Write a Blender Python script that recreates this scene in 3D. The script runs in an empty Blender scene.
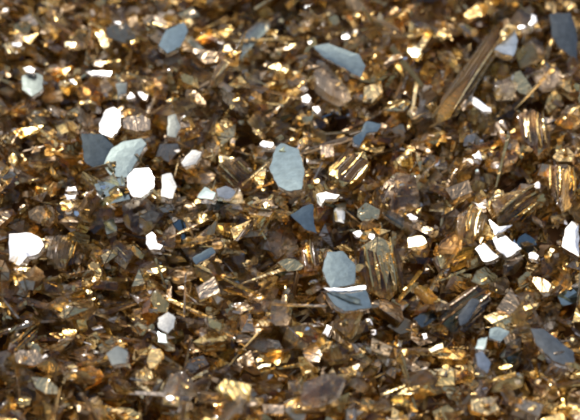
import bpy, bmesh, math, random
import numpy as np
from mathutils import Vector, Matrix, Quaternion

# ------------------------------------------------------------------ scene, camera, light
SC = bpy.context.scene
COL = SC.collection
random.seed(11)
rng = np.random.default_rng(11)
R = math.radians

CAM_EL, CAM_D, LENS = R(56), 0.42, 75.0
PILE_Z = 0.020                                   # height of the top of the glass bed
target = Vector((0, 0, PILE_Z))
cam_pos = target + CAM_D * Vector((0, -math.cos(CAM_EL), math.sin(CAM_EL)))
cd = bpy.data.cameras.new('camera'); cam = bpy.data.objects.new('camera', cd); COL.objects.link(cam)
cam.location = cam_pos
cam.rotation_euler = (target - cam_pos).to_track_quat('-Z', 'Y').to_euler()
cd.lens = LENS; cd.sensor_width = 36; cd.clip_start = 0.01; cd.clip_end = 100
cd.dof.use_dof = True; cd.dof.focus_distance = 0.418; cd.dof.aperture_fstop = 7.4
SC.camera = cam

SUN_EL, SUN_AZ = R(50), R(125)                   # azimuth measured from +X towards +Y
sun_dir = Vector((math.cos(SUN_EL) * math.cos(SUN_AZ), math.cos(SUN_EL) * math.sin(SUN_AZ), math.sin(SUN_EL)))
sd = bpy.data.lights.new('sun', 'SUN'); sd.energy = 3.1; sd.angle = R(0.5); sd.color = (1.0, 0.95, 0.87)
so = bpy.data.objects.new('sun', sd); COL.objects.link(so)
so.location = (0, 0, 3); so.rotation_euler = sun_dir.to_track_quat('Z', 'Y').to_euler()

w = bpy.data.worlds.new('World'); SC.world = w; w.use_nodes = True
nt = w.node_tree; nt.nodes.clear()
sky = nt.nodes.new('ShaderNodeTexSky'); sky.sky_type = 'NISHITA'; sky.sun_disc = False
sky.sun_elevation = SUN_EL; sky.sun_rotation = R(90) - SUN_AZ
sky.dust_density = 4.5; sky.air_density = 1.0; sky.ozone_density = 1.0
bg = nt.nodes.new('ShaderNodeBackground'); bg.inputs[1].default_value = 0.15
wo = nt.nodes.new('ShaderNodeOutputWorld')
nt.links.new(sky.outputs[0], bg.inputs[0]); nt.links.new(bg.outputs[0], wo.inputs[0])

SC.view_settings.view_transform = 'Standard'; SC.view_settings.look = 'None'
SC.view_settings.exposure = 0.55; SC.view_settings.gamma = 1.0; SC.view_settings.use_curve_mapping = False
SC.render.engine = 'CYCLES'
SC.cycles.filter_width = 3.2
cy = SC.cycles
cy.max_bounces = 10; cy.transmission_bounces = 8; cy.glossy_bounces = 5; cy.diffuse_bounces = 2
cy.transparent_max_bounces = 8
cy.caustics_reflective = True; cy.caustics_refractive = True; cy.blur_glossy = 0.3
cy.sample_clamp_indirect = 2.5; cy.sample_clamp_direct = 0
cy.use_denoising = True
try:
    cy.denoiser = 'OPENIMAGEDENOISE'; cy.denoising_input_passes = 'RGB_ALBEDO_NORMAL'
except Exception: pass

# ------------------------------------------------------------------ pixels of the photograph -> points in the place
PW, PH = 580.0, 420.0
cam_m = cam.rotation_euler.to_matrix()
def ray(px, py):
    x = (px / PW - 0.5) * 36.0 / LENS
    y = -(py / PH - 0.5) * 36.0 / LENS * (PH / PW)
    return (cam_m @ Vector((x, y, -1))).normalized()
def on_z(px, py, z):
    d = ray(px, py); return cam_pos + d * ((z - cam_pos.z) / d.z)
def to_px(p):
    q = cam_m.transposed() @ (Vector(p) - cam_pos)
    return ((q.x / -q.z) * LENS / 36 + .5) * PW, (.5 - (q.y / -q.z) * LENS / 36 * PW / PH) * PH
MM = 0.001
view_up = (cam_pos - target).normalized()
HALF = (view_up + sun_dir).normalized()          # the slope that throws the sun at the viewer

# ------------------------------------------------------------------ materials
def new_mat(name):
    m = bpy.data.materials.new(name); m.use_nodes = True
    t = m.node_tree; t.nodes.clear()
    return m, t, t.nodes.new('ShaderNodeOutputMaterial')
def rnd_value(t):
    """one random number for each shard: from the object, plus the number each shard of the loose bed carries"""
    oi = t.nodes.new('ShaderNodeObjectInfo'); at = t.nodes.new('ShaderNodeAttribute'); at.attribute_name = 'tint'
    a = t.nodes.new('ShaderNodeMath'); a.operation = 'ADD'
    t.links.new(oi.outputs['Random'], a.inputs[0]); t.links.new(at.outputs['Fac'], a.inputs[1])
    f = t.nodes.new('ShaderNodeMath'); f.operation = 'FRACT'; t.links.new(a.outputs[0], f.inputs[0])
    return f.outputs[0]
def ramp(t, src, stops):
    r = t.nodes.new('ShaderNodeValToRGB'); e = r.color_ramp.elements
    while len(e) < len(stops): e.new(0.5)
    for i, (p, c) in enumerate(stops): e[i].position = p; e[i].color = (*c, 1)
    t.links.new(src, r.inputs[0]); return r.outputs[0]
def ripple(t, amp, scale=260.0, fine=0.0, ridge=0.0):
    """shell-like fracture ripples and fine chipping, as bump"""
    geo = t.nodes.new('ShaderNodeNewGeometry')
    n = t.nodes.new('ShaderNodeTexNoise'); n.inputs['Scale'].default_value = scale
    n.inputs['Detail'].default_value = 2.5; n.inputs['Distortion'].default_value = 1.2
    t.links.new(geo.outputs['Position'], n.inputs['Vector'])
    b = t.nodes.new('ShaderNodeBump'); b.inputs['Strength'].default_value = 1.0; b.inputs['Distance'].default_value = amp * MM
    t.links.new(n.outputs['Fac'], b.inputs['Height'])
    out = b.outputs[0]
    if ridge:
        rv = rnd_value(t)
        vr = t.nodes.new('ShaderNodeVectorRotate'); vr.rotation_type = 'EULER_XYZ'
        cx = t.nodes.new('ShaderNodeCombineXYZ')
        for k, mul in enumerate((9.0, 23.0, 41.0)):
            mm = t.nodes.new('ShaderNodeMath'); mm.operation = 'MULTIPLY'; mm.inputs[1].default_value = mul
            t.links.new(rv, mm.inputs[0]); t.links.new(mm.outputs[0], cx.inputs[k])
        t.links.new(geo.outputs['Position'], vr.inputs['Vector']); t.links.new(cx.outputs[0], vr.inputs['Rotation'])
        st = t.nodes.new('ShaderNodeVectorMath'); st.operation = 'MULTIPLY'; st.inputs[1].default_value = (1.0, .28, .5)
        t.links.new(vr.outputs[0], st.inputs[0])
        n3 = t.nodes.new('ShaderNodeTexNoise'); n3.inputs['Scale'].default_value = 620; n3.inputs['Detail'].default_value = 2.6; n3.inputs['Distortion'].default_value = .8
        t.links.new(st.outputs[0], n3.inputs['Vector'])
        b3 = t.nodes.new('ShaderNodeBump'); b3.inputs['Strength'].default_value = 1.0; b3.inputs['Distance'].default_value = ridge * MM * .9
        t.links.new(n3.outputs['Fac'], b3.inputs['Height']); t.links.new(out, b3.inputs['Normal']); out = b3.outputs[0]
    if fine:
        v = t.nodes.new('ShaderNodeTexVoronoi'); v.inputs['Scale'].default_value = scale * 3
        t.links.new(geo.outputs['Position'], v.inputs['Vector'])
        b2 = t.nodes.new('ShaderNodeBump'); b2.inputs['Strength'].default_value = 1.0; b2.inputs['Distance'].default_value = fine * MM
        t.links.new(v.outputs['Distance'], b2.inputs['Height']); t.links.new(out, b2.inputs['Normal'])
        out = b2.outputs[0]
    return out
def glass_mat(name, stops, rough, amp, trans=1.0, fine=0.0, ridge=0.0, thin=.35):
    m, t, o = new_mat(name)
    p = t.nodes.new('ShaderNodeBsdfPrincipled')
    rv = rnd_value(t)
    t.links.new(ramp(t, rv, stops), p.inputs['Base Color'])
    p.inputs['Roughness'].default_value = rough; p.inputs['IOR'].default_value = 1.52
    p.inputs['Transmission Weight'].default_value = trans
    tr = t.nodes.new('ShaderNodeBsdfTransparent'); ms = t.nodes.new('ShaderNodeMixShader'); ms.inputs[0].default_value = thin
    t.links.new(ramp(t, rv, stops), tr.inputs[0])
    t.links.new(ripple(t, amp, fine=fine, ridge=ridge), p.inputs['Normal'])
    t.links.new(p.outputs[0], ms.inputs[1]); t.links.new(tr.outputs[0], ms.inputs[2]); t.links.new(ms.outputs[0], o.inputs[0]); return m
def coat_mat(name, stops, rough, amp, fine=0.0, dirt=0.25, scale=260.0, ridge=0.0):
    m, t, o = new_mat(name)
    p = t.nodes.new('ShaderNodeBsdfPrincipled')
    rv = rnd_value(t)
    base = ramp(t, rv, stops)
    geo = t.nodes.new('ShaderNodeNewGeometry')
    n = t.nodes.new('ShaderNodeTexNoise'); n.inputs['Scale'].default_value = 420; n.inputs['Detail'].default_value = 9; n.inputs['Roughness'].default_value = .65
    t.links.new(geo.outputs['Position'], n.inputs['Vector'])
    mr = t.nodes.new('ShaderNodeMapRange'); mr.inputs[1].default_value = .35; mr.inputs[2].default_value = .7
    mr.inputs[3].default_value = 1.0; mr.inputs[4].default_value = 1.0 - dirt
    t.links.new(n.outputs['Fac'], mr.inputs[0])
    mx = t.nodes.new('ShaderNodeMix'); mx.data_type = 'RGBA'; mx.blend_type = 'MULTIPLY'; mx.inputs[0].default_value = 1
    t.links.new(base, mx.inputs[6]); t.links.new(mr.outputs[0], mx.inputs[7])
    t.links.new(mx.outputs[2], p.inputs['Base Color'])
    rr = t.nodes.new('ShaderNodeMapRange'); rr.inputs[3].default_value = rough; rr.inputs[4].default_value = rough * 1.8
    t.links.new(n.outputs['Fac'], rr.inputs[0]); t.links.new(rr.outputs[0], p.inputs['Roughness'])
    p.inputs['Metallic'].default_value = 1.0
    t.links.new(ripple(t, amp, scale=scale, fine=fine, ridge=ridge), p.inputs['Normal'])
    t.links.new(p.outputs[0], o.inputs[0]); return m

AMBER = glass_mat('amber_glass', [(0, (.93, .80, .46)), (.3, (.88, .71, .35)), (.6, (.95, .87, .64)), (.8, (.86, .63, .29)), (1, (.96, .91, .78))], .04, .15, ridge=.5)
SMOKY = glass_mat('smoky_glass', [(0, (.91, .87, .80)), (.5, (.88, .83, .74)), (1, (.95, .94, .92))], .04, .12, ridge=.35)
GOLD = coat_mat('gold_coated_glass', [(0, (.76, .55, .22)), (.35, (.62, .43, .17)), (.7, (.86, .68, .36)), (1, (.52, .34, .13))], .15, .20, ridge=.8)
BRONZE = coat_mat('bronze_coated_glass', [(0, (.42, .30, .17)), (.5, (.52, .43, .33)), (1, (.34, .23, .12))], .22, .18, ridge=.75)
SILVER = coat_mat('silver_coated_glass', [(0, (.20, .26, .265)), (.5, (.17, .225, .235)), (1, (.25, .305, .295))], .10, .04, dirt=.32, ridge=.02)
SPARK = coat_mat('crumpled_mirror_coat', [(0, (.80, .78, .74)), (1, (.86, .84, .80))], .14, .10, dirt=.2, ridge=.22)
MIRROR = coat_mat('bright_mirror_coat', [(0, (.72, .74, .73)), (1, (.80, .81, .80))], .15, .05, dirt=.35, ridge=.02)
MATS = [AMBER, SMOKY, GOLD, BRONZE, SILVER, MIRROR, SPARK]
M_I = {'amber': 0, 'smoky': 1, 'gold': 2, 'bronze': 3, 'silver': 4, 'mirror': 5, 'spark': 6}

# ------------------------------------------------------------------ shapes of broken glass
def hull(points):
    """closed convex shard round the points: (vertices, faces as polygons)"""
    bm = bmesh.new()
    for p in points: bm.verts.new(p)
    r = bmesh.ops.convex_hull(bm, input=bm.verts)
    junk = list({e for e in r['geom_interior'] + r['geom_unused'] if isinstance(e, bmesh.types.BMVert)})
    if junk: bmesh.ops.delete(bm, geom=junk, context='VERTS')
    bmesh.ops.dissolve_limit(bm, angle_limit=R(4), verts=bm.verts, edges=bm.edges)
    bmesh.ops.recalc_face_normals(bm, faces=bm.faces)
    bm.verts.index_update()
    v = np.array([x.co[:] for x in bm.verts]); f = [[x.index for x in q.verts] for q in bm.faces]
    bm.free(); return v, f
def plate_pts(n, thick, rnd):
    a0 = rnd.random() * 6.28; pts = []
    sx, sy = rnd.uniform(-.25, .25), rnd.uniform(-.25, .25); tx, ty = rnd.uniform(-.15, .15), rnd.uniform(-.15, .15)
    for k in range(n):
        a = a0 + (k + rnd.uniform(-.32, .32)) * 2 * math.pi / n; r = rnd.uniform(.36, .58)
        x, y = r * math.cos(a), r * math.sin(a) * .85
        pts.append((x, y, thick / 2))
        q = rnd.uniform(.75, 1.1)
        pts.append((x * q + sx * thick, y * q + sy * thick, -thick / 2 + tx * x + ty * y))
    return pts
def chunk_pts(n, rnd):
    pts = []
    for k in range(n):
        v = Vector((rnd.gauss(0, 1), rnd.gauss(0, 1), rnd.gauss(0, 1))).normalized() * rnd.uniform(.42, .55)
        pts.append((v.x, v.y * .8, v.z * .62))
    return pts
def splinter_pts(rnd):
    n = rnd.choice((3, 4)); pts = []
    for end, s in ((-.85, rnd.uniform(.15, 1)), (.8, rnd.uniform(.4, 1.1))):
        for k in range(n):
            a = k * 2 * math.pi / n + rnd.uniform(-.25, .25)
            pts.append((end + rnd.uniform(-.12, .12), math.cos(a) * .16 * s, math.sin(a) * .09 * s))
    return pts
LIB = {'shard': [], 'chunk': [], 'splinter': []}
for k in range(22): LIB['shard'].append(hull(plate_pts(random.choice((3, 4, 4, 5, 5, 6, 7)), random.uniform(.12, .32), random)))
for k in range(14): LIB['chunk'].append(hull(chunk_pts(random.choice((7, 8, 9, 10)), random)))
for k in range(12): LIB['splinter'].append(hull(splinter_pts(random)))

# ------------------------------------------------------------------ the pile: a height field every shard is laid on
CELL = 0.5 * MM; HX0, HX1, HY0, HY1 = -.24, .24, -.22, .26
NX, NY = int((HX1 - HX0) / CELL), int((HY1 - HY0) / CELL)
H = np.zeros((NY, NX))
def planes(v, f):
    i0 = np.array([q[0] for q in f]); i1 = np.array([q[1] for q in f]); i2 = np.array([q[2] for q in f])
    n = np.cross(v[i1] - v[i0], v[i2] - v[i1]); n /= np.maximum(np.linalg.norm(n, axis=1, keepdims=True), 1e-12)
    return n, (n * v[i0]).sum(1)
def settle(v, f, q=.80, sink=0.0):
    """height to add so that the convex shard comes to rest on what lies there; also marks it in the height field"""
    n, d = planes(v, f)
    lo, hi = v.min(0), v.max(0)
    x0 = max(0, int((lo[0] - HX0) / CELL)); x1 = min(NX, int((hi[0] - HX0) / CELL) + 2)
    y0 = max(0, int((lo[1] - HY0) / CELL)); y1 = min(NY, int((hi[1] - HY0) / CELL) + 2)
    if x1 - x0 < 1 or y1 - y0 < 1: return None
    X = HX0 + (np.arange(x0, x1) + .5) * CELL; Y = HY0 + (np.arange(y0, y1) + .5) * CELL
    X, Y = np.meshgrid(X, Y)
    top = np.full(X.shape, 1e9); bot = np.full(X.shape, -1e9)
    for k in range(len(n)):
        a, b, c = n[k]; z = (d[k] - a * X - b * Y)
        if c > 1e-3: top = np.minimum(top, z / c)
        elif c < -1e-3: bot = np.maximum(bot, z / c)
    ok = (top > bot) & (top < 1e8) & (bot > -1e8)
    if not ok.any():
        ok[X.shape[0] // 2, X.shape[1] // 2] = True; top[ok] = hi[2]; bot[ok] = lo[2]
    h = H[y0:y1, x0:x1]
    dz = float(np.quantile((h - bot)[ok], q)) - sink
    dz = max(dz, float((-bot[ok]).max()) + 1e-5)
    return dz, (slice(y0, y1), slice(x0, x1)), ok, top
def mark(s, dz):
    _, sl, ok, top = s
    h = H[sl]; h[ok] = np.maximum(h[ok], top[ok] + dz)

def shard_materials(v, f, kind, coat, rnd, coats=1):
    """material of each face: the widest faces carry the metal coat"""
    area = []
    for q in f:
        p = v[q]; area.append(np.linalg.norm(sum(np.cross(p[i] - p[0], p[i + 1] - p[0]) for i in range(1, len(q) - 1))))
    order = np.argsort(area)[::-1]
    mi = [M_I[kind]] * len(f)
    for k in range(min(coats, len(f))): mi[order[k]] = M_I[coat]
    return mi

# ------------------------------------------------------------------ objects
def mesh_of(name, v, f, mi, mats):
    me = bpy.data.meshes.new(name); me.from_pydata([tuple(x) for x in v], [], f)
    for m in mats: me.materials.append(m)
    me.polygons.foreach_set('material_index', mi); me.update(); return me
def link(name, data, parent=None):
    o = bpy.data.objects.new(name, data); COL.objects.link(o); o.parent = parent; return o
def grain(x, y, rnd):
    if rnd.random() < .25: return rnd.uniform(0, 6.283)
    t = min(1, max(0, (x + .03) / .08)) * min(1, max(0, (y + .06) / .05))
    return rnd.gauss(R(-6) + t * R(56), R(20) + t * R(16))
def rot_random(rnd, tilt, za=None):
    t = Matrix.Rotation(rnd.uniform(0, 6.283) if za is None else za, 3, 'Z') @ Matrix.Rotation(rnd.gauss(0, tilt), 3, 'X') @ Matrix.Rotation(rnd.gauss(0, tilt), 3, 'Y')
    if rnd.random() < .5: t = t @ Matrix.Rotation(math.pi, 3, 'X')
    return t

# the ground under the glass
gm, gt, go_ = new_mat('dark_soil')
gp = gt.nodes.new('ShaderNodeBsdfPrincipled'); gn = gt.nodes.new('ShaderNodeTexNoise'); gn.inputs['Scale'].default_value = 90; gn.inputs['Detail'].default_value = 8
gt.links.new(ramp(gt, gn.outputs['Fac'], [(0.3, (.06, .030, .014)), (.7, (.16, .085, .04))]), gp.inputs['Base Color'])
gp.inputs['Roughness'].default_value = .9; gt.links.new(gp.outputs[0], go_.inputs[0])
ground = link('ground', mesh_of('ground', [(-3, -3, 0), (3, -3, 0), (3, 3, 0), (-3, 3, 0)], [[0, 1, 2, 3]], [0], [gm])); ground['kind'] = 'structure'

# loose bed of small shards, nobody could count them: layers laid one on the other
bv, bf, bmi, btint = [], [], [], []; nvert = 0
rb = random.Random(5)
def in_frame(x, y, m=10):
    px, py = to_px((x, y, PILE_Z)); return -m < px < PW + m and -m < py < PH + m
def bed_layer(step, lo, hi, crumbs=False):
    global nvert
    y = HY0 + .004
    while y < HY1 - .004:
        x = HX0 + .004
        while x < HX1 - .004:
            cx, cy_ = x + rb.uniform(-.5, .5) * step, y + rb.uniform(-.5, .5) * step
            x += step
            inf = in_frame(cx, cy_)
            kind = rb.choices(('shard', 'chunk', 'splinter'), (7, 3, 2))[0]
            if crumbs and (not inf or rb.random() < .5): continue
            v, f = rb.choice(LIB[kind])
            s = rb.uniform(lo, hi) * MM * (1.0 if inf else 1.45)
            if not inf and rb.random() < .45: continue
            v = (v * s * np.array([1.1, rb.uniform(.5, 1.0), rb.uniform(.8, 1.3)])) @ np.array(rot_random(rb, .6, grain(cx, cy_, rb)).transposed())
            v = v + np.array([cx, cy_, 0])
            st = settle(v, f, q=.62)
            if st is None: continue
            v = v + np.array([0, 0, st[0]]); mark(st, st[0])
            base = rb.choices(('amber', 'smoky', 'gold', 'bronze'), (50, 30, 11, 9))[0]
            coat = rb.choices(('gold', 'silver', 'bronze', 'mirror', base), (35, 1, 18, 1, 45))[0]
            if crumbs: base, coat = rb.choices((('smoky', 'spark'), ('amber', 'gold'), ('gold', 'gold'), ('smoky', 'smoky'), ('bronze', 'gold')), (16, 30, 22, 20, 12))[0]
            mi = shard_materials(v, f, base, coat, rb, coats=rb.choice((1, 1, 2)))
            t = rb.random()
            bv.append(v); bf.extend([[i + nvert for i in q] for q in f]); bmi.extend(mi); btint.extend([t] * len(v)); nvert += len(v)
        y += step
for step, lo, hi in ((.0088, 10, 14), (.0084, 9, 15), (.0074, 8, 14), (.0060, 6, 11), (.0052, 3, 6)): bed_layer(step, lo, hi)
bme = mesh_of('glass_shards', np.concatenate(bv), bf, bmi, MATS)
ta = bme.attributes.new('tint', 'FLOAT', 'POINT'); ta.data.foreach_set('value', btint)
bed = link('small_glass_shards', bme); bed['kind'] = 'stuff'; bed['label'] = 'loose bed of small crushed amber and mirror coated glass'; bed['category'] = 'crushed glass'
print('bed polys', len(bf), 'mean height in frame', H[NY//2-120:NY//2+120, NX//2-160:NX//2+160].mean(), H.max())

# ------------------------------------------------------------------ shards one can tell apart: traced ones are given by their outline in the photograph
# (outline, look, landmark words, label)   look: white / blue / grey / dark / gold / amber / smoky
def P(s): 
    a = [float(x) for x in s.split()]; return list(zip(a[::2], a[1::2]))

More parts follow.
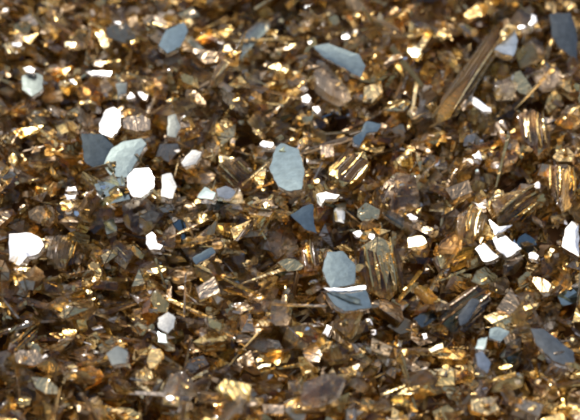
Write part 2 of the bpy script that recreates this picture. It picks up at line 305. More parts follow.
HERO = [
 # long amber pieces and large clear chunks lie deeper, so they come first
 ('gold', 4, 'long amber bar', 'long brown amber glass bar running diagonally at top right, the longest piece', '436 124 442 98 461 70 497 24 512 15 517 26 502 52 470 92 452 116'),
 ('rod', 2.5, 'bent lilac rod', 'thin greyish curved glass rod leaning at top, left of the oval shard', '232 57 243 33 262 18 271 20 270 27 261 26 249 38 239 60'),
 ('smoky', 4, 'striped clear chunk', 'clear striped glass chunk tucked under the grey-blue oval shard', '311 66 324 60 348 82 352 99 340 102 318 84'),
 ('gold', 4, 'gold edged nugget', 'olive gold nugget with bright edges, right of the blue hexagonal shard', '329 166 346 155 365 151 370 168 356 181 342 187 330 180'),
 ('gold', 5, 'large olive gold chunk', 'large olive gold chunk with glinting ridges beside the split blue-grey shard', '360 247 378 236 394 244 404 262 402 288 388 302 368 290 358 270'),
 ('amber', 5, 'wide amber slab', 'wide translucent amber slab just above the big white notched shard', '494 201 518 184 541 188 537 212 524 224 500 221'),
 ('olive', 4, 'olive square chunk', 'olive brown squarish chunk left of the wide amber slab', '458 214 476 206 489 218 484 238 466 243 456 232'),
 ('smoky', 5, 'smoky wide block', 'wide smoky grey-brown glass block right of the gold edged nugget', '380 186 397 172 415 176 420 196 412 213 393 216 380 207'),
 ('gold', 4, 'upright gold block', 'upright amber block with bright gold streaks near the right edge', '517 114 534 108 547 122 551 146 538 156 523 140'),
 ('frame', 3, 'dark framed slab', 'dark amber rectangular slab with pale edges tilted below the white notched shard', '439 321 449 303 475 284 491 292 488 304 472 326 455 334'),
 ('smoky', 4, 'pale rough chunk', 'pale beige rough glass chunk at the bottom edge, centre', '300 398 304 381 332 370 347 379 340 396 322 407 305 408'),
 ('smoky', 4, 'beige wedge', 'beige translucent wedge at the bottom, left of centre', '158 387 168 372 184 366 194 383 188 402 168 408'),
 ('smoky', 4, 'smoky oval', 'smoky grey translucent oval chunk in the lower middle', '268 304 276 298 287 302 291 315 284 328 272 322'),
 ('smoky', 4, 'beige square block', 'beige clear square block below the bent blue-grey triangle', '270 226 284 218 300 232 296 250 278 258 266 244'),
 ('amber', 4, 'reddish wedge', 'dark reddish amber wedge left of the split blue-grey shard', '299 252 308 240 323 250 324 266 310 274 300 266'),
 ('smoky', 4, 'dull brown slab', 'dull brown glass slab directly under the brightest white pentagon', '122 205 146 196 166 206 163 224 140 232 124 222'),
 ('olive', 4, 'olive round lump', 'olive brown rounded lump at lower left edge', '4 334 20 322 36 326 40 344 28 355 8 350'),
 ('amber', 4, 'right edge amber block', 'deep amber block with pale streaks against the right edge, upper half', '546 168 560 158 577 170 576 204 562 212 550 192'),
 ('smoky', 4, 'lilac wedge', 'lilac grey wedge between the grey shards near the top right corner', '529 70 548 60 568 74 562 84 540 88'),
 ('smoky', 3, 'pale ring chip', 'pale clear chip with round rim above the grey plate at upper right', '522 46 532 38 543 42 546 53 536 62 524 58'),
 ('amber', 4, 'honey plate', 'honey coloured plate with pale rim left of the blue hexagonal shard', '222 160 240 156 256 170 250 188 232 190 220 178'),
 ('amber', 4, 'brown left slab', 'brown glass slab right of the white shard at left edge', '50 238 70 230 84 242 80 262 60 268 46 256'),
 ('rod', 2.5, 'grey sliver', 'long thin grey sliver slanting down left of the wide smoky block', '379 206 402 216 430 232 428 237 402 226 380 212'),
 ('rod', 2.5, 'upper right sliver', 'thin pale sliver slanting near the top edge, left of the amber bar', '410 13 430 18 452 31 450 35 428 25 409 17'),
 ('rod', 2.5, 'white tipped rod', 'thin silvery rod slanting down right from the grey top shard', '184 34 192 36 204 47 203 52 191 44 183 39'),
 ('gold', 2.5, 'upright gold splinter', 'upright gold splinter hanging below the yellowish cream chip, left of the lilac rod', '221 60 229 58 228 66 218 84 210 85 213 74'),
 # grey and blue plates that mirror the sky
 ('dark', 3, 'dark slate shard', 'dark slate grey shard behind the large blue-grey plate at left', '81 133 104 134 114 146 110 164 98 170 84 162'),
 ('blue', 3, 'large blue-grey plate', 'large blue-grey plate with pale top, upper left of the brightest white pentagon', '111 149 124 141 142 138 147 144 136 163 128 178 111 177 103 166'),
 ('blue', 3.5, 'blue hexagonal shard', 'large steel blue hexagonal shard standing alone just above centre', '276 147 281 143 299 149 305 170 302 190 290 192 278 187 269 168'),
 ('blue', 3, 'grey-blue oval shard', 'grey-blue oval shard crossed by a cream glint near the top, centre', '313 46 328 43 359 54 366 66 361 78 344 68 324 58'),
 ('blue', 3, 'upper split blue-grey shard', 'upper half of the split blue-grey shard, below centre right', '327 252 343 251 356 266 355 284 331 290 322 271'),
 ('blue', 3, 'lower split blue-grey shard', 'lower half of the split blue-grey shard, with white line across its top', '326 293 366 290 372 308 345 312 334 305'),
 ('blue', 3, 'bent blue-grey triangle', 'blue-grey curved triangle below right of the hexagonal shard', '302 207 313 204 314 224 317 234 304 229 290 215'),
 ('blue', 3, 'grey top shard', 'grey-blue ragged shard near the top edge, left of the lilac rod', '158 46 166 30 184 22 188 31 180 48 167 54'),
 ('dark', 3, 'round grey shard', 'round dull blue-grey shard in the upper left', '22 76 33 72 43 76 43 89 32 97 22 90'),
 ('grey', 3, 'pale grey chip', 'pale grey oblong chip right of the brightest white pentagon', '162 175 171 173 177 187 173 199 161 197'),
 ('dark', 3, 'narrow slate chip', 'narrow slate grey upright chip left of the silver grains above centre', '168 116 176 114 181 127 176 138 167 136'),
 ('dark', 2.5, 'little slate chip', 'little slate chip just right of the upper pale blue square', '115 84 127 82 126 94 118 96'),
 ('dark', 3.5, 'corner slate plate', 'big slate grey plate leaning in the top right corner', '549 14 570 12 577 30 577 62 562 50 552 38'),
 ('grey', 3, 'grey triangle', 'grey triangular plate right of the long amber bar', '494 50 515 29 518 41 513 57'),
 ('blue', 2.5, 'pale blue hook', 'pale blue hooked chip below the clear striped chunk', '366 121 382 124 377 132 366 134 361 143 352 138 360 132'),
 ('blue', 2.5, 'blue sliver plate', 'small blue slanting plate left of the beige square block', '192 258 212 247 216 253 196 265'),
 ('dark', 2.5, 'blue-grey almond', 'blue-grey almond shaped chip in the lower right', '413 319 424 312 434 311 437 318 422 328'),
 ('pale', 2.5, 'lavender kite', 'bright lavender kite shaped chip, the palest at lower right', '490 329 497 327 510 332 501 342 489 338'),
 ('blue', 2.5, 'tiny blue chip', 'tiny blue-grey chip touching the lavender kite', '478 340 488 337 484 350 475 349'),
 ('grey', 3, 'lower blue wedge', 'blue-grey wedge under the tiny blue chip at lower right', '475 354 482 351 491 363 487 374 477 366'),
 ('dark', 4, 'long slate plate', 'long slate grey plate sloping towards the right edge, lower right', '530 328 544 329 560 342 574 353 575 369 554 362 536 345'),
 ('dark', 3, 'framed slate strip', 'slate strip inside the dark framed slab at lower right', '458 316 472 298 480 301 468 322 460 326'),
 ('grey', 3, 'translucent grey chip', 'translucent grey chip right of the bent blue-grey triangle', '334 205 346 202 344 224 335 222'),
 ('grey', 2.5, 'grey petal', 'grey petal shaped chip right of the pale blue chip, left of the hexagon', '216 189 226 186 236 192 230 199 218 197'),
 ('pale', 2.5, 'pale blue chip', 'pale blue pointed chip left of the large hexagonal shard', '197 198 205 187 216 193 213 200'),
 ('grey', 2.5, 'pale lilac chip', 'pale lilac grey chip at the top left of the honey plate', '181 163 192 150 202 152 196 164 184 167'),
 ('blue', 2, 'round blue dot', 'small round blue chip between the hexagon and the hooked chip', '353 137 359 134 364 139 360 146 354 144'),
 ('dark', 2.5, 'dark square chip', 'dark blue-grey square chip below the bronze slab at left', '103 222 114 219 117 231 107 235'),
 ('dark', 3, 'faint grey patch', 'faint grey shard at lower left, among the brown pieces', '106 354 118 346 128 352 126 364 112 366'),
 # plates that throw the sun at the viewer
 ('white', 3, 'brightest white pentagon', 'brightest white pentagon shaped shard, left of centre', '127 177 134 169 149 168 155 178 154 188 141 198 133 197 127 187'),
 ('white', 3, 'upper pale blue square', 'tall white shard with pale blue tint in the upper left quarter', '99 124 106 110 114 107 121 112 121 126 112 138 99 132'),
 ('white', 4, 'white left edge shard', 'big white shard touching the left edge', '9 234 31 233 41 239 44 246 38 254 27 257 19 266 9 261'),
 ('white', 3, 'white crescent', 'small white crescent shaped shard below the brightest pentagon', '146 236 152 232 156 236 157 243 163 246 160 250 150 250 146 244'),
 ('white', 3, 'left white notch blade', 'left pointed blade of the white cluster at right', '475 249 484 243 490 249 499 257 494 260 484 262 480 256'),
 ('white', 3, 'right white notch blade', 'right and largest blade of the white cluster at right', '493 239 502 233 510 240 522 249 507 258 497 250'),
 ('white', 2.6, 'white spike', 'small top spike of the white cluster at right', '489 220 497 227 513 225 505 231 495 235'),
 ('white', 3.5, 'white right edge shard', 'broken white shard touching the right edge', '565 230 572 221 579 224 579 257 570 252 562 247'),
 ('white', 2.5, 'white triangle', 'small white triangle high above the white notched shard', '470 155 480 149 484 161 475 160'),
 ('cream', 2.5, 'cream square', 'creamy white square chip left of the olive square chunk', '408 238 422 236 427 243 418 247 408 248'),
 ('white', 2.5, 'white cap chip', 'small white chip on the top left corner of the hexagonal shard', '258 143 266 139 274 142 273 149 262 149'),
 ('white', 2, 'white bar pair', 'upper white bar of a stacked pair at left', '64 186 78 187 78 192 64 192'),
 ('white', 2, 'lower white bar', 'lower white bar of a stacked pair at left', '64 194 78 194 77 201 65 201'),
 ('white', 2, 'white top hook', 'upper white grain of the curved white streak near top right', '531 12 537 15 538 23 531 28 527 25 532 20'),
 ('white', 2, 'white top hook tail', 'lower left white grain of the curved white streak near top right', '517 26 523 24 528 27 524 30 518 29'),
 ('white', 2.5, 'white sliver', 'bright white-blue sliver slanting between amber bar and right edge', '468 98 474 97 491 108 492 112 483 112 473 105'),
 ('cream', 2.5, 'cream nugget', 'creamy nugget glinting right of centre near the top', '406 47 416 44 424 48 423 56 414 59 407 55'),
 ('cream', 2.5, 'yellow cream chip', 'yellowish cream upright chip left of the bent lilac rod', '223 44 231 43 234 50 229 57 222 53'),
 ('grey', 2.5, 'pale blue flake', 'pale blue ragged flake in the lower left quarter', '158 318 168 312 176 318 174 328 168 334 158 328'),
 ('pale', 2, 'pale blue tail', 'dim pale blue tail right under the pale blue flake', '158 332 166 335 167 343 159 342'),
 ('white', 2, 'left twin grain', 'left white grain of a twin pair above the tall pale shard', '124 95 131 92 137 97 133 101 126 100'),
 ('white', 2, 'right twin grain', 'right white grain of a twin pair above the tall pale shard', '135 91 142 89 149 95 147 101 140 99'),
 ('white', 2, 'upper left white grain', 'white grain at the upper end of the round grey shard', '22 67 31 64 36 69 34 75 25 74'),
 ('white', 2, 'far left white grain', 'oblong white grain near the left edge in the top corner', '10 42 19 41 25 45 22 48 12 47'),
 ('cream', 2, 'cream oblong', 'cream oblong grain in the upper left', '62 42 70 40 77 43 75 48 65 48'),
 ('white', 2, 'top white grain', 'white oblong grain close to the top edge, left', '113 20 120 20 124 24 120 27 114 24'),
 ('white', 2, 'mid left grain', 'white grain between the round grey shard and the tall pale shard', '68 79 75 77 79 81 76 86 70 84'),
 ('white', 2, 'long white needle', 'thin white needle above the tall pale shard', '86 72 98 71 112 72 110 76 92 76'),
 ('white', 2, 'silver grain upper', 'upper grain of the silver cluster above the hexagonal shard', '300 97 308 93 313 98 310 105 302 103'),
 ('white', 2, 'silver grain lower', 'lower grain of the silver cluster above the hexagonal shard', '311 107 320 105 323 110 318 115 311 112'),
 ('white', 2, 'upper silver grain', 'small white grain over the grey-blue oval shard at right', '341 34 348 32 352 37 346 41 341 38'),
 ('white', 2, 'white line glint', 'thin white strip crossing the split blue-grey shard', '323 288 335 290 343 289 366 286 366 289 352 292 344 292 328 291'),
 ('white', 2, 'slanting white bar', 'slanting white bar below the split blue-grey shard', '321 336 327 325 333 326 328 339'),
 ('white', 2, 'right white grain row', 'upper of the white grains right of the slanting white bar', '364 319 371 316 374 326 367 328'),
 ('white', 2, 'lower white grain row', 'lower of the white grains right of the slanting white bar', '370 330 377 329 378 335 371 336'),
 ('white', 2, 'white dart', 'white dart shaped chip right of the beige hooked area, centre right', '405 214 410 212 419 218 418 223 409 220'),
 ('white', 2, 'small white flag', 'small white triangular flag right of the wide amber slab', '532 185 540 178 541 190 535 190'),
 ('white', 2, 'white grain under the notch', 'white grain beneath the right blade of the white notched shard', '528 254 534 250 540 256 535 263 528 260'),
 ('white', 2, 'white slit', 'white slit glint above the white notched shard', '470 201 476 202 487 208 485 211 476 206'),
 ('white', 2, 'lower left white slit', 'white slanting slit in the brown lower left', '91 328 101 325 104 328 98 331 91 331'),
 ('cream', 2.5, 'long cream ridge', 'long cream ridge glint at the bottom, left of the pale rough chunk', '255 368 261 364 273 363 271 367 258 370'),
 ('white', 2, 'bottom white grain', 'white grain at the bottom, on the beige wedge', '165 397 171 394 176 398 172 403 166 402'),
 ('white', 2, 'lower right white dot', 'white dot just left of the long dark slab ends, lower right', '421 334 427 333 429 339 424 341'),
 ('cream', 2, 'lower right cream bar', 'cream bar beside the lower right white dot', '428 350 436 345 443 343 444 348 436 352 430 354'),
 ('white', 2, 'white chip by the hexagon foot', 'white crumpled chip below right of the hexagonal shard', '316 195 326 192 340 195 336 199 324 200 321 207 317 203'),
 ('white', 2, 'centre white flake', 'white flake beside the translucent grey chip', '352 232 358 229 364 233 361 238 354 237'),
]

LOOK = {  # body glass, coat, roughness class
 'white': ('smoky', 'mirror'), 'cream': ('amber', 'cream'), 'pale': ('smoky', 'silver'),
 'blue': ('smoky', 'silver'), 'grey': ('smoky', 'greycoat'), 'dark': ('smoky', 'slatecoat'),
}
def tilt_to(n, deg, rnd):
    a = rnd.uniform(0, 6.283); t = n.orthogonal().normalized(); b = n.cross(t)
    return (n + math.tan(R(deg)) * (t * math.cos(a) + b * math.sin(a))).normalized()
UP = Vector((0, 0, 1))
def choose_normal(look, rnd):
    if look in ('white', 'cream'): return tilt_to(HALF, rnd.uniform(3.2, 4.8), rnd)
    if look == 'pale': return tilt_to(HALF, rnd.uniform(6.0, 7.5), rnd)
    while True:
        n = tilt_to(UP, rnd.uniform(2, 24), rnd)
        a = math.degrees(n.angle(HALF)); c = math.degrees(n.angle(view_up))
        if look in ('blue', 'grey', 'dark'):
            if 13 < a < 26 and c < 50: return n
        elif a > 6 and c < 60: return n
CREAM = coat_mat('cream_gold_coat', [(0, (.86, .74, .46)), (1, (.80, .66, .38))], .19, .03, dirt=.1)
GREYC = coat_mat('worn_grey_coat', [(0, (.42, .44, .42)), (1, (.50, .51, .48))], .12, .04, dirt=.4)
SLATE = coat_mat('tarnished_slate_coat', [(0, (.11, .14, .14)), (1, (.17, .18, .17))], .12, .04, dirt=.4)
COATS = {'mirror': MIRROR, 'cream': CREAM, 'silver': SILVER, 'greycoat': GREYC, 'slatecoat': SLATE}

def bevelled(v, f, mi, mats, name, width):
    me = mesh_of(name, v, f, mi, mats)
    bm = bmesh.new(); bm.from_mesh(me)
    bmesh.ops.bevel(bm, geom=bm.edges[:], offset=width, offset_type='OFFSET', segments=1, profile=.5, affect='EDGES', clamp_overlap=True)
    bm.to_mesh(me); bm.free(); return me
rh = random.Random(21)
TR = []; SC_PLACED = []                                    # (px, py, landmark)
def make_traced(look, thick, mark_name, label, outline):
    pts = P(outline)
    tiny = look in ('white', 'cream') and thick <= 2.5 and max(p[0] for p in pts) - min(p[0] for p in pts) < 19
    cx = sum(p[0] for p in pts) / len(pts); cy_ = sum(p[1] for p in pts) / len(pts)
    # ragged broken outline: a few more corners along the long sides
    rag = []
    for i, p in enumerate(pts):
        q = pts[(i + 1) % len(pts)]; L = math.hypot(q[0] - p[0], q[1] - p[1]); rag.append(p)
        nb = int(L / 5) if L > 7 and look in LOOK else (1 if L > 9 else 0)
        for b in range(nb):
            k = (b + 1 + rh.uniform(-.3, .3)) / (nb + 1); o = rh.uniform(-.8, .6) if look in LOOK else rh.uniform(-.035, .035) * L
            rag.append((p[0] + (q[0] - p[0]) * k - (q[1] - p[1]) / L * o, p[1] + (q[1] - p[1]) * k + (q[0] - p[0]) / L * o))
    if tiny:                                      # small sparkles: irregular crumbs
        rag = [(cx + (p[0] - cx) * rh.uniform(.55, .95), cy_ + (p[1] - cy_) * rh.uniform(.5, .95)) for p in rag]
    if look in ('smoky', 'amber', 'olive') and len(rag) >= 7 and mark_name != 'long amber bar':   # angular, not rounded
        drop = rh.sample(range(len(rag)), 3 if len(rag) > 8 else 2); rag = [p for i, p in enumerate(rag) if i not in drop]
    n = choose_normal(look, rh); z = PILE_Z
    th = thick * MM
    x0 = min(p[0] for p in pts); x1 = max(p[0] for p in pts)
    sh = Vector((rh.uniform(-.3, .3), rh.uniform(-.3, .3), 0)) * th
    for it in range(4):
        c = on_z(cx, cy_, z)
        top = []
        for p in rag:
            d = ray(*p); top.append(cam_pos + d * ((c - cam_pos).dot(n) / d.dot(n)))
        bot = [c + (t - c) * .86 - n * th * rh.uniform(.9, 1.05) + sh for t in top]
        av = np.array([list(t) for t in top + bot]); hv, hf = hull([tuple(x) for x in av])
        st = settle(hv, hf, q=.975 if look in LOOK else (.82 if mark_name in ON_TOP else .66))
        if st is None: break
        z += st[0]
    mark(st, st[0]) if abs(st[0]) < .002 else mark(settle(hv, hf), 0)
    TR.append((mark_name, st, st[0] if abs(st[0]) < .002 else 0))
    m = len(rag)
    # local frame at the shard's base
    xa = (top[0] - c); xa = (xa - n * xa.dot(n)).normalized(); ya = n.cross(xa)
    M = Matrix((xa, ya, n)).transposed().to_4x4(); base = c - n * th * .5; M.translation = base
    Mi = M.inverted()
    lt = [Mi @ t for t in top]; lb = [Mi @ b for b in bot]
    area2 = sum(lt[i].x * lt[(i + 1) % m].y - lt[(i + 1) % m].x * lt[i].y for i in range(m))
    if area2 < 0: lt.reverse(); lb.reverse()
    return n, th, lt, lb, M, m, tiny
def build_traced(look, thick, mk, label, outline):
    n, th, lt, lb, M, m, tiny = make_traced(look, thick, mk, label, outline)
    if look in LOOK:
        body, coat = LOOK[look]
        root = link('glass_shard', None); root.matrix_world = M
        v = [tuple(p) for p in lt] + [tuple(p) for p in lb]
        f = [list(range(m)), list(range(2 * m - 1, m - 1, -1))] + [[i, m + i, m + (i + 1) % m, (i + 1) % m] for i in range(m)]
        me = mesh_of('glass_body', v, f, [0] * len(f), [MATS[M_I[body]]]); link('glass_body', me, root)
        # the metal coat: a thin skin just proud of the glass, chipped back from the rim, very slightly bowed
        r0c = min(p.xy.length for p in lt)
        k = .975; e = .06 * MM; ct = .14 * MM
        bow = (.06 if tiny else .035) if look in ('white', 'cream') else .010
        axo = (rh.uniform(-.45, .45) * r0c, rh.uniform(-.45, .45) * r0c) if look in ('white', 'cream') else (0.0, 0.0)
        ring = []
        r0 = max(p.xy.length for p in lt)
        cvs = [(p.x * k, p.y * k, p.z + e + ct) for p in lt]; inn = [(p.x * k * .55 + axo[0] * .45, p.y * k * .55 + axo[1] * .45, p.z + e + ct + bow * r0) for p in lt]
        low = [(p.x * k, p.y * k, p.z + e) for p in lt]
        zc = sum(p.z for p in lt) / m + e + ct + bow * r0 * 1.25
        vv = cvs + inn + [(axo[0], axo[1], zc)] + low
        ff = [[i, (i + 1) % m, m + (i + 1) % m, m + i] for i in range(m)] + [[m + i, m + (i + 1) % m, 2 * m] for i in range(m)]
        ff += [[2 * m + 1 + i, 2 * m + 1 + (i + 1) % m, (i + 1) % m, i] for i in range(m)] + [[2 * m + 1 + i for i in range(m)][::-1]]
        cm = mesh_of('metal_coat', vv, ff, [0] * len(ff), [SPARK if tiny and look == 'white' else COATS[coat]])
        link('metal_coat', cm, root)
    else:
        kinds = {'amber': ('amber', 'gold'), 'gold': ('amber', 'gold'), 'smoky': ('smoky', 'bronze'), 'bronze': ('bronze', 'gold'), 'olive': ('amber', 'gold'), 'rod': ('smoky', 'silver'), 'frame': ('amber', 'silver')}[look]
        # a knapped piece: the outline at mid height, a smaller broken crown above and a foot below
        jit = random.Random(hash_text(label)); r0 = max(p.xy.length for p in lt)
        out = [Vector(p) for p in lt]
        # broken crown: a slanting ridge off centre and one or two loose corners, never a dome
        far = max(out, key=lambda p: p.xy.length); ax = Vector((far.x, far.y)).normalized(); ay = Vector((-ax.y, ax.x))
        wid = max(abs(p.xy.dot(ay)) for p in out); ln = far.xy.length
        off = jit.uniform(-.5, .5) * wid; cr = []
        for e in (-1, 1):
            for lane in (-.55, 0, .5):
                q = ax * (e * ln * jit.uniform(.35, .72)) + ay * ((lane + jit.uniform(-.15, .15)) * wid)
                cr.append((q.x, q.y, th * (.60 - abs(lane) * .12 + jit.uniform(-.08, .08))))
        mid = [(p.x, p.y, p.z + th * jit.uniform(-.4, .05)) for p in out]
        v, f = hull([tuple(p) for p in mid] + [tuple(p) for p in lb] + cr)
        mi = [0] * len(f); nn, _ = planes(v, f)
        for q in range(len(f)):
            if nn[q][2] < -.8: mi[q] = 1 if jit.random() < .6 else 0
            elif look in ('gold', 'bronze') and jit.random() < (.4 if look == 'gold' else .25): mi[q] = 1
        nm = {'rod': 'glass_splinter'}.get(look, 'glass_chunk')
        me = mesh_of(nm, v, f, mi, [MATS[M_I[kinds[0]]], MATS[M_I[kinds[1]]]])
        bm = bmesh.new(); bm.from_mesh(me)
        bmesh.ops.bevel(bm, geom=bm.edges[:], offset=.12 * MM, offset_type='OFFSET', segments=1, profile=.5, affect='EDGES', clamp_overlap=True)
        bm.to_mesh(me); bm.free()
        root = link(nm, me); root.matrix_world = M
        if look in ('gold', 'amber', 'frame', 'olive') and wid > 2.2 * MM:
            # fracture ridges: long blades of the same glass standing side by side along the piece
            nr = max(4, min(9, int(wid * 2 / (1.25 * MM))))
            for r_ in range(nr):
                lane = (-1 + 2 * (r_ + .5) / nr) * .84 * wid
                ts = [p.xy.dot(ax) for p in out if abs(p.xy.dot(ay) - lane) < wid * .5] or [-ln * .5, ln * .5]
                l0, l1 = min(ts) * jit.uniform(.35, .95), max(ts) * jit.uniform(.35, .95)
                if l1 - l0 < 1.5 * MM: continue
                hw = wid / nr * jit.uniform(.75, 1.25); zt = th * jit.uniform(.62, .98); bend = jit.uniform(-.05, .05) * (l1 - l0); tl = jit.uniform(-.45, .45)
                rv_, n_seg = [], 4
                for sg in range(n_seg + 1):
                    u = sg / n_seg; along = l0 + (l1 - l0) * u; wv = hw * (.35 + .65 * math.sin(math.pi * min(.93, max(.07, u)))) * jit.uniform(.8, 1.15)
                    side = lane + bend * (4 * u * (1 - u) - .6)
                    for (a_, z_) in ((-1, -.5 * th), (-.8, zt - hw * .6 - tl * hw), (jit.uniform(-.2, .2), zt), (.8, zt - hw * .6 + tl * hw), (1, -.5 * th)):
                        q = ax * along + ay * (side + a_ * wv); rv_.append((q.x, q.y, z_))
                rf = [[sg * 5 + e, sg * 5 + e + 1, (sg + 1) * 5 + e + 1, (sg + 1) * 5 + e] for sg in range(n_seg) for e in range(4)]
                rf += [[sg * 5 + 4, sg * 5, (sg + 1) * 5, (sg + 1) * 5 + 4] for sg in range(n_seg)] + [[4, 3, 2, 1, 0], [n_seg * 5 + e for e in range(5)]]
                rf = [f_[::-1] for f_ in rf]
                pm = MATS[M_I[{'gold': 'gold', 'amber': 'gold', 'frame': 'bronze', 'olive': 'gold', 'smoky': 'smoky'}[look]]] if jit.random() < .42 else SMOKY
                rme = mesh_of('fracture_ridge', rv_, rf, [0] * len(rf), [pm]); bm = bmesh.new(); bm.from_mesh(rme)
                bmesh.ops.recalc_face_normals(bm, faces=bm.faces); bm.to_mesh(rme); bm.free()
                link('fracture_ridge', rme, root)
    root['label'] = label; root['category'] = {'glass_splinter': 'glass splinter', 'glass_chunk': 'glass chunk'}.get(root.name.split('.')[0], 'glass shard')
    return root
def hash_text(s): return sum((i + 1) * ord(ch) for i, ch in enumerate(s))

# ------------------------------------------------------------------ the middle-sized broken pieces around them
marks = []
for h in HERO:
    pp = P(h[4]); marks.append((sum(p[0] for p in pp) / len(pp), sum(p[1] for p in pp) / len(pp), h[2], h[0]))
boxes, cboxes = [], []
for h in HERO:
    pp = P(h[4]); g = 7 if h[0] in ('white', 'blue', 'dark', 'grey', 'pale', 'cream') else 0
    (boxes if h[0] in LOOK else cboxes).append((min(p[0] for p in pp) - g, max(p[0] for p in pp) + g, min(p[1] for p in pp) - g, max(p[1] for p in pp) + g))
hero_in = lambda x, y: any(a < x < b and c < y < d for a, b, c, d in boxes)
chunk_in = lambda x, y: any(a < x < b and c < y < d for a, b, c, d in cboxes)
rm = random.Random(77)
spots = []; NGX, NGY = 24, 17
for j in range(NGY):
    for i in range(NGX):
        x = (i + .5 + rm.uniform(-.45, .45)) * PW / NGX; y = (j + .5 + rm.uniform(-.45, .45)) * PH / NGY
        if not hero_in(x, y) and not (chunk_in(x, y) and rm.random() < .6): spots.append((x, y))
rm.shuffle(spots)
BEV = {}
def proto(kind, k, base, coat, coats):
    key = (kind, k, base, coat, coats)
    if key not in BEV:
        v, f = LIB[kind][k]
        mi = shard_materials(v, f, base, coat, rm, coats)
        BEV[key] = bevelled(v, f, mi, MATS, 'glass_' + kind, .018)
    return BEV[key]
LOOKS2 = [('amber', 'gold', 'honey'), ('amber', 'bronze', 'brown'), ('smoky', 'silver', 'smoky'), ('smoky', 'bronze', 'beige'), ('gold', 'gold', 'golden'), ('bronze', 'gold', 'bronze'), ('amber', 'amber', 'amber')]
generic = []
def lay(x, y, size=(8, 14)):
    kind = rm.choices(('shard', 'chunk', 'splinter'), (7, 3, 3))[0]; k = rm.randrange(len(LIB[kind]))
    base, coat, word = rm.choices(LOOKS2, (28, 18, 1, 18, 12, 11, 18))[0]
    s = rm.uniform(*size) * (1.15 if kind == 'splinter' else 1) * MM
    sc = (s, s * rm.uniform(.5, .95), s * rm.uniform(.8, 1.2))
    gp_ = on_z(x, y, PILE_Z); 
    vv, ff = LIB[kind][k]; nn_, _ = planes(vv * np.array(sc), ff)
    for tries in range(8):                        # few of them throw the sun at the viewer full on
        rot = rot_random(rm, .45, grain(gp_.x, gp_.y, rm))
        if coat == base and base == 'amber' or rm.random() < .06: break
        if float((nn_ @ np.array(rot).T @ np.array(HALF)).max()) < math.cos(R(13)): break
    v, f = LIB[kind][k]
    A = np.array(rot) @ np.diag(sc)
    z = PILE_Z
    for it in range(2):
        c = on_z(x, y, z); vv = v @ A.T + np.array([c.x, c.y, 0])
        st = settle(vv, f, q=.72); z = st[0]
    mark(st, st[0])
    o = link('glass_' + kind, proto(kind, k, base, coat, rm.choice((1, 2))))
    o.matrix_world = Matrix.Translation((c.x, c.y, st[0])) @ rot.to_4x4() @ Matrix.Diagonal((*sc, 1))
    generic.append([o, kind, word, s, x, y, st])
ON_TOP = {'upright gold splinter', 'long amber bar', 'bent lilac rod', 'striped clear chunk', 'gold edged nugget', 'large olive gold chunk', 'upright gold block', 'dark framed slab', 'pale rough chunk', 'white tipped rod', 'grey sliver', 'upper right sliver', 'wide amber slab', 'right edge amber block'}
heroes = [build_traced(*h) for h in HERO if h[0] not in LOOK and h[2] not in ON_TOP]
for (x, y) in spots: lay(x, y)
# fine broken crumbs that fill the hollows between the pieces
bv, bf, bmi, btint = [], [], [], []; nvert = 0
bed_layer(.0036, 1.3, 3.4, crumbs=True)
cme = mesh_of('glass_crumbs', np.concatenate(bv), bf, bmi, MATS)
ta = cme.attributes.new('tint', 'FLOAT', 'POINT'); ta.data.foreach_set('value', btint)
crumbs = link('glass_crumbs', cme); crumbs['kind'] = 'stuff'; crumbs['label'] = 'fine glittering glass crumbs filling hollows between the larger pieces'; crumbs['category'] = 'glass crumbs'
heroes += [build_traced(*h) for h in HERO if h[2] in ON_TOP]
heroes += [build_traced(*h) for h in HERO if h[0] in LOOK]
for h in HERO:
    if h[0] in ('blue', 'dark', 'grey'):
        pp = P(h[4]); c = (sum(p[0] for p in pp) / len(pp), sum(p[1] for p in pp) / len(pp))
        if max(p[0] for p in pp) - min(p[0] for p in pp) > 22:
            for k in range(2):
                p = rm.choice(pp); lay(c[0] + (p[0] - c[0]) * 1.13, c[1] + (p[1] - c[1]) * 1.13, (3.5, 6.5))
print('things', len(generic) + len(heroes))

for nm_, (dz, sl, ok, top), d_ in TR:
    vis = float(((top + d_ > H[sl] - .0012) & ok).sum()) / max(1, int(ok.sum()))
    if vis < .45: print('traced piece mostly covered:', nm_, round(vis, 2))
# pieces that ended up buried under later ones are taken out again
kept = []
for g in generic:
    dz, sl, ok, top = g[6]
    vis = float(((top + dz > H[sl] - .0012) & ok).sum()) / max(1, int(ok.sum()))
    if vis < .35: bpy.data.objects.remove(g[0])
    else: kept.append(g)
generic = kept
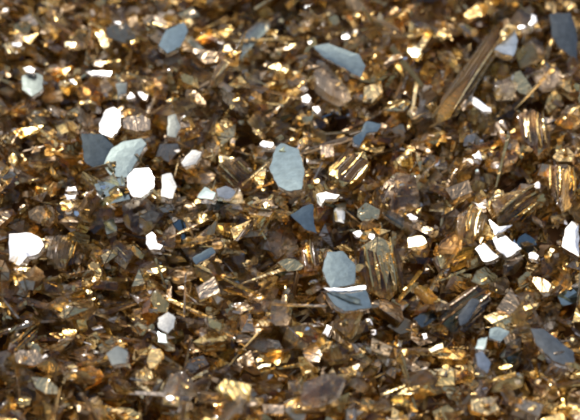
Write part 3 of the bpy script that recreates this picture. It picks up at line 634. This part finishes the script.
# labels: what the piece looks like and which easily found shard it lies by
marks = [m for m in marks if m[2] in {
 'long amber bar', 'bent lilac rod', 'striped clear chunk', 'gold edged nugget', 'large olive gold chunk', 'wide amber slab', 'upright gold block',
 'dark framed slab', 'pale rough chunk', 'beige wedge', 'smoky oval', 'beige square block', 'dull brown slab', 'olive round lump', 'right edge amber block', 'honey plate',
 'large blue-grey plate', 'blue hexagonal shard', 'grey-blue oval shard', 'lower split blue-grey shard', 'bent blue-grey triangle', 'grey top shard', 'round grey shard',
 'corner slate plate', 'pale blue hook', 'blue sliver plate', 'blue-grey almond', 'lavender kite', 'long slate plate', 'brightest white pentagon',
 'white left edge shard', 'white crescent', 'right white notch blade', 'white right edge shard', 'white triangle', 'cream square', 'white sliver', 'cream nugget',
 'yellow cream chip', 'pale blue flake', 'faint grey patch', 'cream oblong', 'long cream ridge', 'brown left slab', 'lower blue wedge', 'slanting white bar'}]
NOUN = {'shard': 'flat glass shard', 'chunk': 'glass chunk', 'splinter': 'glass splinter'}
def direction(dx, dy):
    a = math.degrees(math.atan2(-dy, dx)) % 360
    return ('right of', 'above right of', 'above', 'above left of', 'left of', 'below left of', 'below', 'below right of')[int((a + 22.5) // 45) % 8]
seen = set()
for g in generic:
    o, kind, word, s_, x, y = g[:6]
    near = sorted(marks, key=lambda m: math.hypot(m[0] - x, m[1] - y))[:5]
    size = 'small' if s_ < .0090 else ('large' if s_ > .0125 else 'middling')
    opts = []
    for a in near[:3]:
        d = math.hypot(a[0] - x, a[1] - y)
        opts.append(f"{size} {word} {NOUN[kind]} {'just ' if d < 34 else ''}{direction(x - a[0], y - a[1])} the {a[2]}")
    for a in near[:2]:
        for b in near[1:]:
            if a is not b: opts.append(f"{word} {NOUN[kind]} {direction(x - a[0], y - a[1])} the {a[2]}, towards the {b[2]}")
    lab = next((q for q in opts if q not in seen and len(q.split()) <= 16), None)
    if lab is None: bpy.data.objects.remove(o); continue
    seen.add(lab); o['label'] = lab
    o['category'] = {'shard': 'glass shard', 'chunk': 'glass chunk', 'splinter': 'glass splinter'}[kind]
for o in list(COL.objects):
    if o.parent is None and 'label' in o and not o.get('kind'):
        o['group'] = {'glass shard': 'loose flat glass shards lying on the bed', 'glass chunk': 'loose glass chunks lying on the bed', 'glass splinter': 'loose glass splinters lying on the bed'}[o['category']]
print('kept', len(seen), 'labelled pieces beside', len(heroes), 'traced ones')
